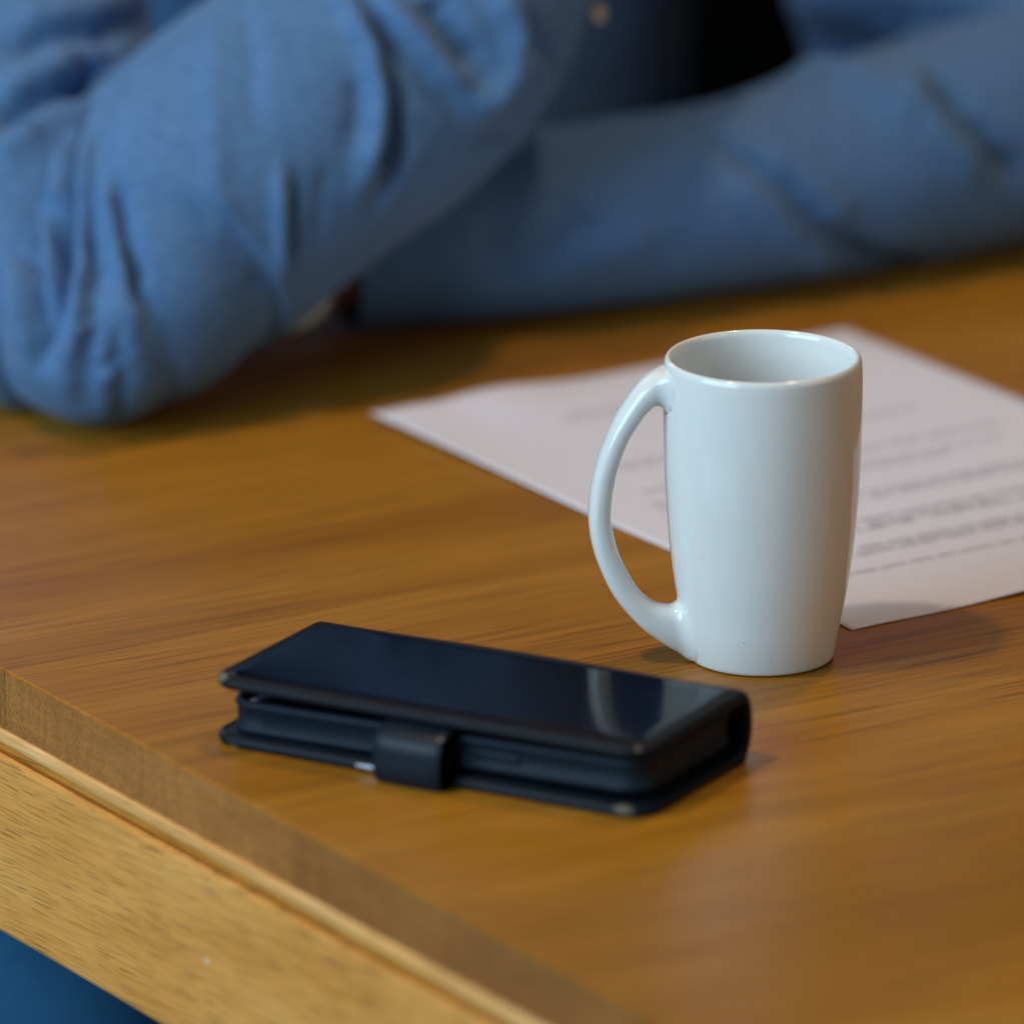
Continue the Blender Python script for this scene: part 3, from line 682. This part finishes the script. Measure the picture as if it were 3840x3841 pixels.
        ([[-2.9,3556.4,45.1],[-4.6,3554.6,40.3],[-6.5,3553.6,35.5],[-1.7,3555.1,31.0],[2.8,3557.6,25.5]], -2.5, 8),
    ],
    'rear_up': [
        ([[124.2,3737.8,63.0],[129.3,3731.0,62.8],[133.1,3726.9,62.3],[137.0,3723.2,62.0],[141.4,3720.1,58.2],[145.1,3717.5,56.8],[148.6,3715.5,53.9],[152.2,3713.7,51.3],[157.0,3711.8,47.1],[160.7,3710.8,43.5]], -7, 7),
        ([[110.2,3783.2,60.0],[110.6,3782.0,58.9],[113.9,3757.4,65.3],[119.3,3745.2,66.0],[124.5,3736.4,68.9],[129.6,3729.9,68.7],[135.0,3724.5,69.0],[140.0,3720.3,68.2],[144.5,3717.1,69.8],[149.7,3713.9,69.2],[155.4,3710.9,70.3]], -5, 6),
        ([[137.2,3723.4,80.4],[141.8,3720.3,81.6],[146.6,3717.2,80.6],[151.4,3714.9,81.9],[156.2,3713.1,83.0],[161.3,3710.8,82.0],[166.1,3709.3,82.9],[171.2,3707.2,81.7],[176.1,3705.9,82.2],[181.0,3704.7,82.4],[184.9,3703.2,81.3],[189.7,3701.9,81.0],[195.3,3700.9,81.3]], -5, 6),
        ([[109.2,3773.6,68.0],[113.4,3756.3,72.2],[117.5,3747.1,74.9],[122.1,3739.7,78.6],[125.9,3734.6,79.1],[130.9,3729.1,81.2],[135.4,3725.1,81.9],[139.0,3722.6,83.7],[144.6,3719.1,84.1],[149.3,3716.8,85.2],[154.2,3714.9,86.3],[158.1,3713.2,85.9],[163.0,3711.8,86.8],[167.9,3710.5,87.4],[172.8,3709.4,87.8],[176.8,3708.0,86.9],[180.7,3707.5,87.6]], 4, 10),
        ([[150.3,3713.4,67.2],[155.5,3710.5,66.8],[160.7,3707.9,66.4],[165.9,3705.4,66.0],[171.5,3703.0,66.8],[175.4,3700.9,63.6],[179.8,3698.8,61.7],[182.9,3697.2,60.2],[187.2,3693.1,57.9],[192.6,3687.8,55.0],[196.1,3685.6,54.4]], 4, 8),
        ([[171.3,3704.9,74.8],[176.4,3702.7,73.8],[180.7,3700.4,71.4],[184.9,3698.2,69.0],[188.9,3695.9,66.6],[193.7,3690.1,63.7],[195.8,3687.5,61.0]], -5, 6),
    ],
}


person = thing('person', 'person in a blue chambray shirt seated behind the table, both forearms resting on it', 'person', (0, 0, 0))
def shirt_mesh():
    V = []; F = []
    for key, D, n1, n2, cap in (('front', FRONT, 300, 260, True), ('front_up', FRONT_UP, 260, 240, True), ('rear', REAR, 260, 220, True), ('rear_up', REAR_UP, 240, 220, True), ('torso', TORSO, 120, 160, False)):
        v, nr = tube(D['path'], D['rad'], n1, n2, cap)
        if key == 'torso':                      # wider than deep
            c_ = np.array([-70, 3915, 0.]); v[..., 1] = (v[..., 1]-c_[1])*.62+c_[1]
        v = fold(v, nr, FOLDS.get(key, []), len(key))
        if key in ('front', 'rear', 'front_up', 'rear_up'):
            v[..., 2] = np.maximum(v[..., 2], .6+np.minimum(0, 0))   # cloth rests flat on the wood
        off = len(V); V += list((v.reshape(-1, 3)*MM)+np.array([0, 0, TT]))
        F += grid_faces(v.shape[0], v.shape[1], True, off)
        if cap: F.append(tuple(reversed(range(off, off+v.shape[1]))))
    return V, F
V, F = shirt_mesh()
shirt = mesh_obj('shirt', V, F, M_shirt, person)

def btn(loc, nrm_, name='button', rad=5.0, col=(.38, .34, .24)):
    prof_ = [(0.01, .2), (3.2, .2), (3.8, .9), (5, 1.0), (5.2, .5), (5.0, 0)]
    k = rad/5.2
    rings = [[(r*k*MM*math.cos(2*math.pi*j/24), r*k*MM*math.sin(2*math.pi*j/24), z*k*MM) for j in range(24)] for r, z in prof_[::-1]]
    V, F = loft(rings, False, True)
    o = mesh_obj(name, V, F, plain('horn_button', col, .35), shirt)
    o.location = (loc[0]*MM, loc[1]*MM, TT+loc[2]*MM)
    o.rotation_euler = Vector(nrm_).to_track_quat('Z', 'Y').to_euler()
    return o
btn((31.5, 3543, 128), (.75, -.62, .1), rad=3.6)
btn((30.0, 3550, 150), (.75, -.62, .1), rad=3.6)

# body inside the clothes: one skinned mesh, hands with five fingers each
def body():
    verts = []; edges = []; rad = []
    def add(p, r, par=None):
        verts.append((p[0]*MM, p[1]*MM, p[2]*MM+TT)); rad.append(r*MM)
        if par is not None: edges.append((par, len(verts)-1))
        return len(verts)-1
    pel = add((-70, 3990, -190), 95)
    a = add((-70, 3960, -60), 80, pel); b = add((-70, 3930, 110), 85, a); ch = add((-60, 3910, 270), 88, b)
    nk = add((-52, 3905, 400), 48, ch)
    def arm(pts, radii, par):
        for p, r in zip(pts, radii): par = add(p, r, par)
        return par
    wl = arm([(-170, 3860, 340), (-215, 3740, 225), (-180, 3560, 90), (-150, 3484, 36), (-80, 3518, 82), (-28, 3560, 140), (-10, 3588, 196)], [52, 42, 36, 26, 32, 27, 22], ch)
    wr = arm([(70, 3880, 340), (160, 3850, 215), (190, 3775, 115), (212, 3716, 48), (110, 3638, 42), (0, 3592, 32), (-64, 3570, 26)], [52, 42, 34, 28, 28, 24, 19], ch)
    def hand(w_, base, d, side, up, curl):
        d = np.array(d, float); d /= np.linalg.norm(d); s = np.array(side, float); s /= np.linalg.norm(s); u = np.cross(d, s)*up
        base = np.array(base, float)
        palm = add(base+d*34, 16, w_)
        pk = add(base+d*62, 15, palm)
        for k, (o_, ln) in enumerate(((-27, 66), (-9, 76), (9, 71), (26, 56))):
            r0 = base+d*74+s*o_
            q = add(r0, 9.5, pk); dd = d.copy()
            for seg, (fr_, rr_) in enumerate(((.45, 8.6), (.32, 7.8), (.23, 6.6))):
                aa = curl*(seg+1)*.5; dd = d*math.cos(aa)-u*math.sin(aa)
                r0 = r0+dd*ln*fr_; q = add(r0, rr_, q)
        q = add(base+d*30-s*26, 11, palm); q = add(base+d*56-s*44-u*6, 9.8, q); add(base+d*82-s*50-u*12, 8.2, q)
    hand(wl, (-10, 3588, 196), (.25, .35, .9), (.8, -.5, -.1), 1, .55)
    hand(wr, (-64, 3570, 26), (-.95, -.15, -.06), (.1, -.9, .0), 1, .35)
    for sx in (-150, 15):
        k = add((sx, 3960, -215), 78, pel); k = add((sx-15, 3700, -222), 72, k); k = add((sx-22, 3480, -230), 58, k)
        k = add((sx-20, 3500, -450), 46, k); k = add((sx-20, 3520, -690), 34, k); add((sx-25, 3420, -718), 24, k)
    me = bpy.data.meshes.new('body'); me.from_pydata(verts, edges, []); o = bpy.data.objects.new('body', me); C.objects.link(o)
    o.parent = person
    sk = o.modifiers.new('skin', 'SKIN'); sk.use_smooth_shade = True
    lay = me.skin_vertices[0].data
    for i, r in enumerate(rad): lay[i].radius = (r, r)
    lay[0].use_root = True
    ss = o.modifiers.new('sub', 'SUBSURF'); ss.levels = 2; ss.render_levels = 2
    skin = plain('skin', (.42, .24, .17), .5, Subsurface_Weight=.1)
    me.materials.append(skin)
    return o
body()
# trousers: two legs and hips in one mesh
V = []; F = []
for sx in (-150, 15):
    v, nr = tube([(sx, 3990, -190), (sx-8, 3840, -212), (sx-15, 3700, -220), (sx-20, 3560, -228), (sx-24, 3460, -240), (sx-24, 3435, -300), (sx-22, 3455, -450), (sx-20, 3500, -690)], [100, 92, 84, 79, 74, 66, 60, 62], 90, 64)
    v = fold(v, nr, [], 4)
    off = len(V); V += list(v.reshape(-1, 3)*MM+np.array([0, 0, TT])); F += grid_faces(v.shape[0], v.shape[1], True, off); F.append(tuple(reversed(range(off, off+64))))
mesh_obj('trousers', V, F, M_jeans, person)
for sx in (-150, 15):
    V, F = rr_loft(95, 270, 44, [(3, 0), (0, 3), (0, 22), (4, 30), (16, 62), (30, 74)], None, 8)
    mesh_obj('shoe', [(y+(sx-22-47)*MM, -x+3.56, z+.003) for x, y, z in V], F, leather('shoe_leather', (.03, .02, .015), .4), person)

# wristwatch on the resting wrist
wt = thing('wristwatch', 'steel wristwatch on the resting wrist, half hidden under the near forearm', 'watch', (-.0890, 3.5440, TT+.027), R(15))
v, nr = tube([(-5, 0, 0), (5, 0, 0)], [27, 27], 4, 40, False)
rings = [[(x*MM, math.cos(2*math.pi*j/40)*r_*MM, math.sin(2*math.pi*j/40)*r_*.86*MM) for j in range(40)] for x, r_ in ((-9, 23), (-9, 25.2), (9, 25.2), (9, 23), (-9, 23))]
V, F = loft(rings, False, False); mesh_obj('strap', V, F, plain('watch_steel', (.45, .46, .44), .3, Metallic=.9), wt)
rings = [[(r*MM*math.cos(2*math.pi*j/32), r*MM*math.sin(2*math.pi*j/32), z*MM) for j in range(32)] for r, z in ((17, 0), (18.5, 1.5), (18.5, 5), (16.5, 7.2), (15.8, 7.0))]
V, F = loft(rings)
cs = mesh_obj('watch_case', V, F, plain('watch_case_steel', (.50, .55, .48), .5, Metallic=.6), wt)
cs.rotation_euler = (R(72), 0, 0); cs.location = (0, -.0200, .004)

# ------------------------------------------------------------------ dark chair, added to keep the gap beside the body black
chair = thing('chair', 'dark upholstered chair added behind the person to blacken the gap between body and arm', 'chair', (.0, 4.25, 0), 0)
M_ch = plain('black_upholstery', (.0015, .0015, .0018), 1.0, Specular_IOR_Level=.05)
V, F = rr_loft(520, 560, 60, [(20, 395), (0, 415), (0, 440), (18, 458)], None, 8); mesh_obj('seat', [(x-.33, y-.42, z) for x, y, z in V], F, M_ch, chair)
V, F = rr_loft(620, 620, 90, [(14, 0), (0, 14), (0, 60), (18, 78)], None, 8)
mesh_obj('backrest', [(x-.33, .16-z, y+.36) for x, y, z in V], [tuple(reversed(f)) for f in F], M_ch, chair)
for lx in (-.28, .18):
    for ly in (-.36, .12):
        rings = [[(lx+r*math.cos(2*math.pi*j/16), ly+r*math.sin(2*math.pi*j/16), z) for j in range(16)] for r, z in ((.012, 0), (.02, .40))]
        V, F = loft(rings); mesh_obj('leg', V, F, M_ch, chair)
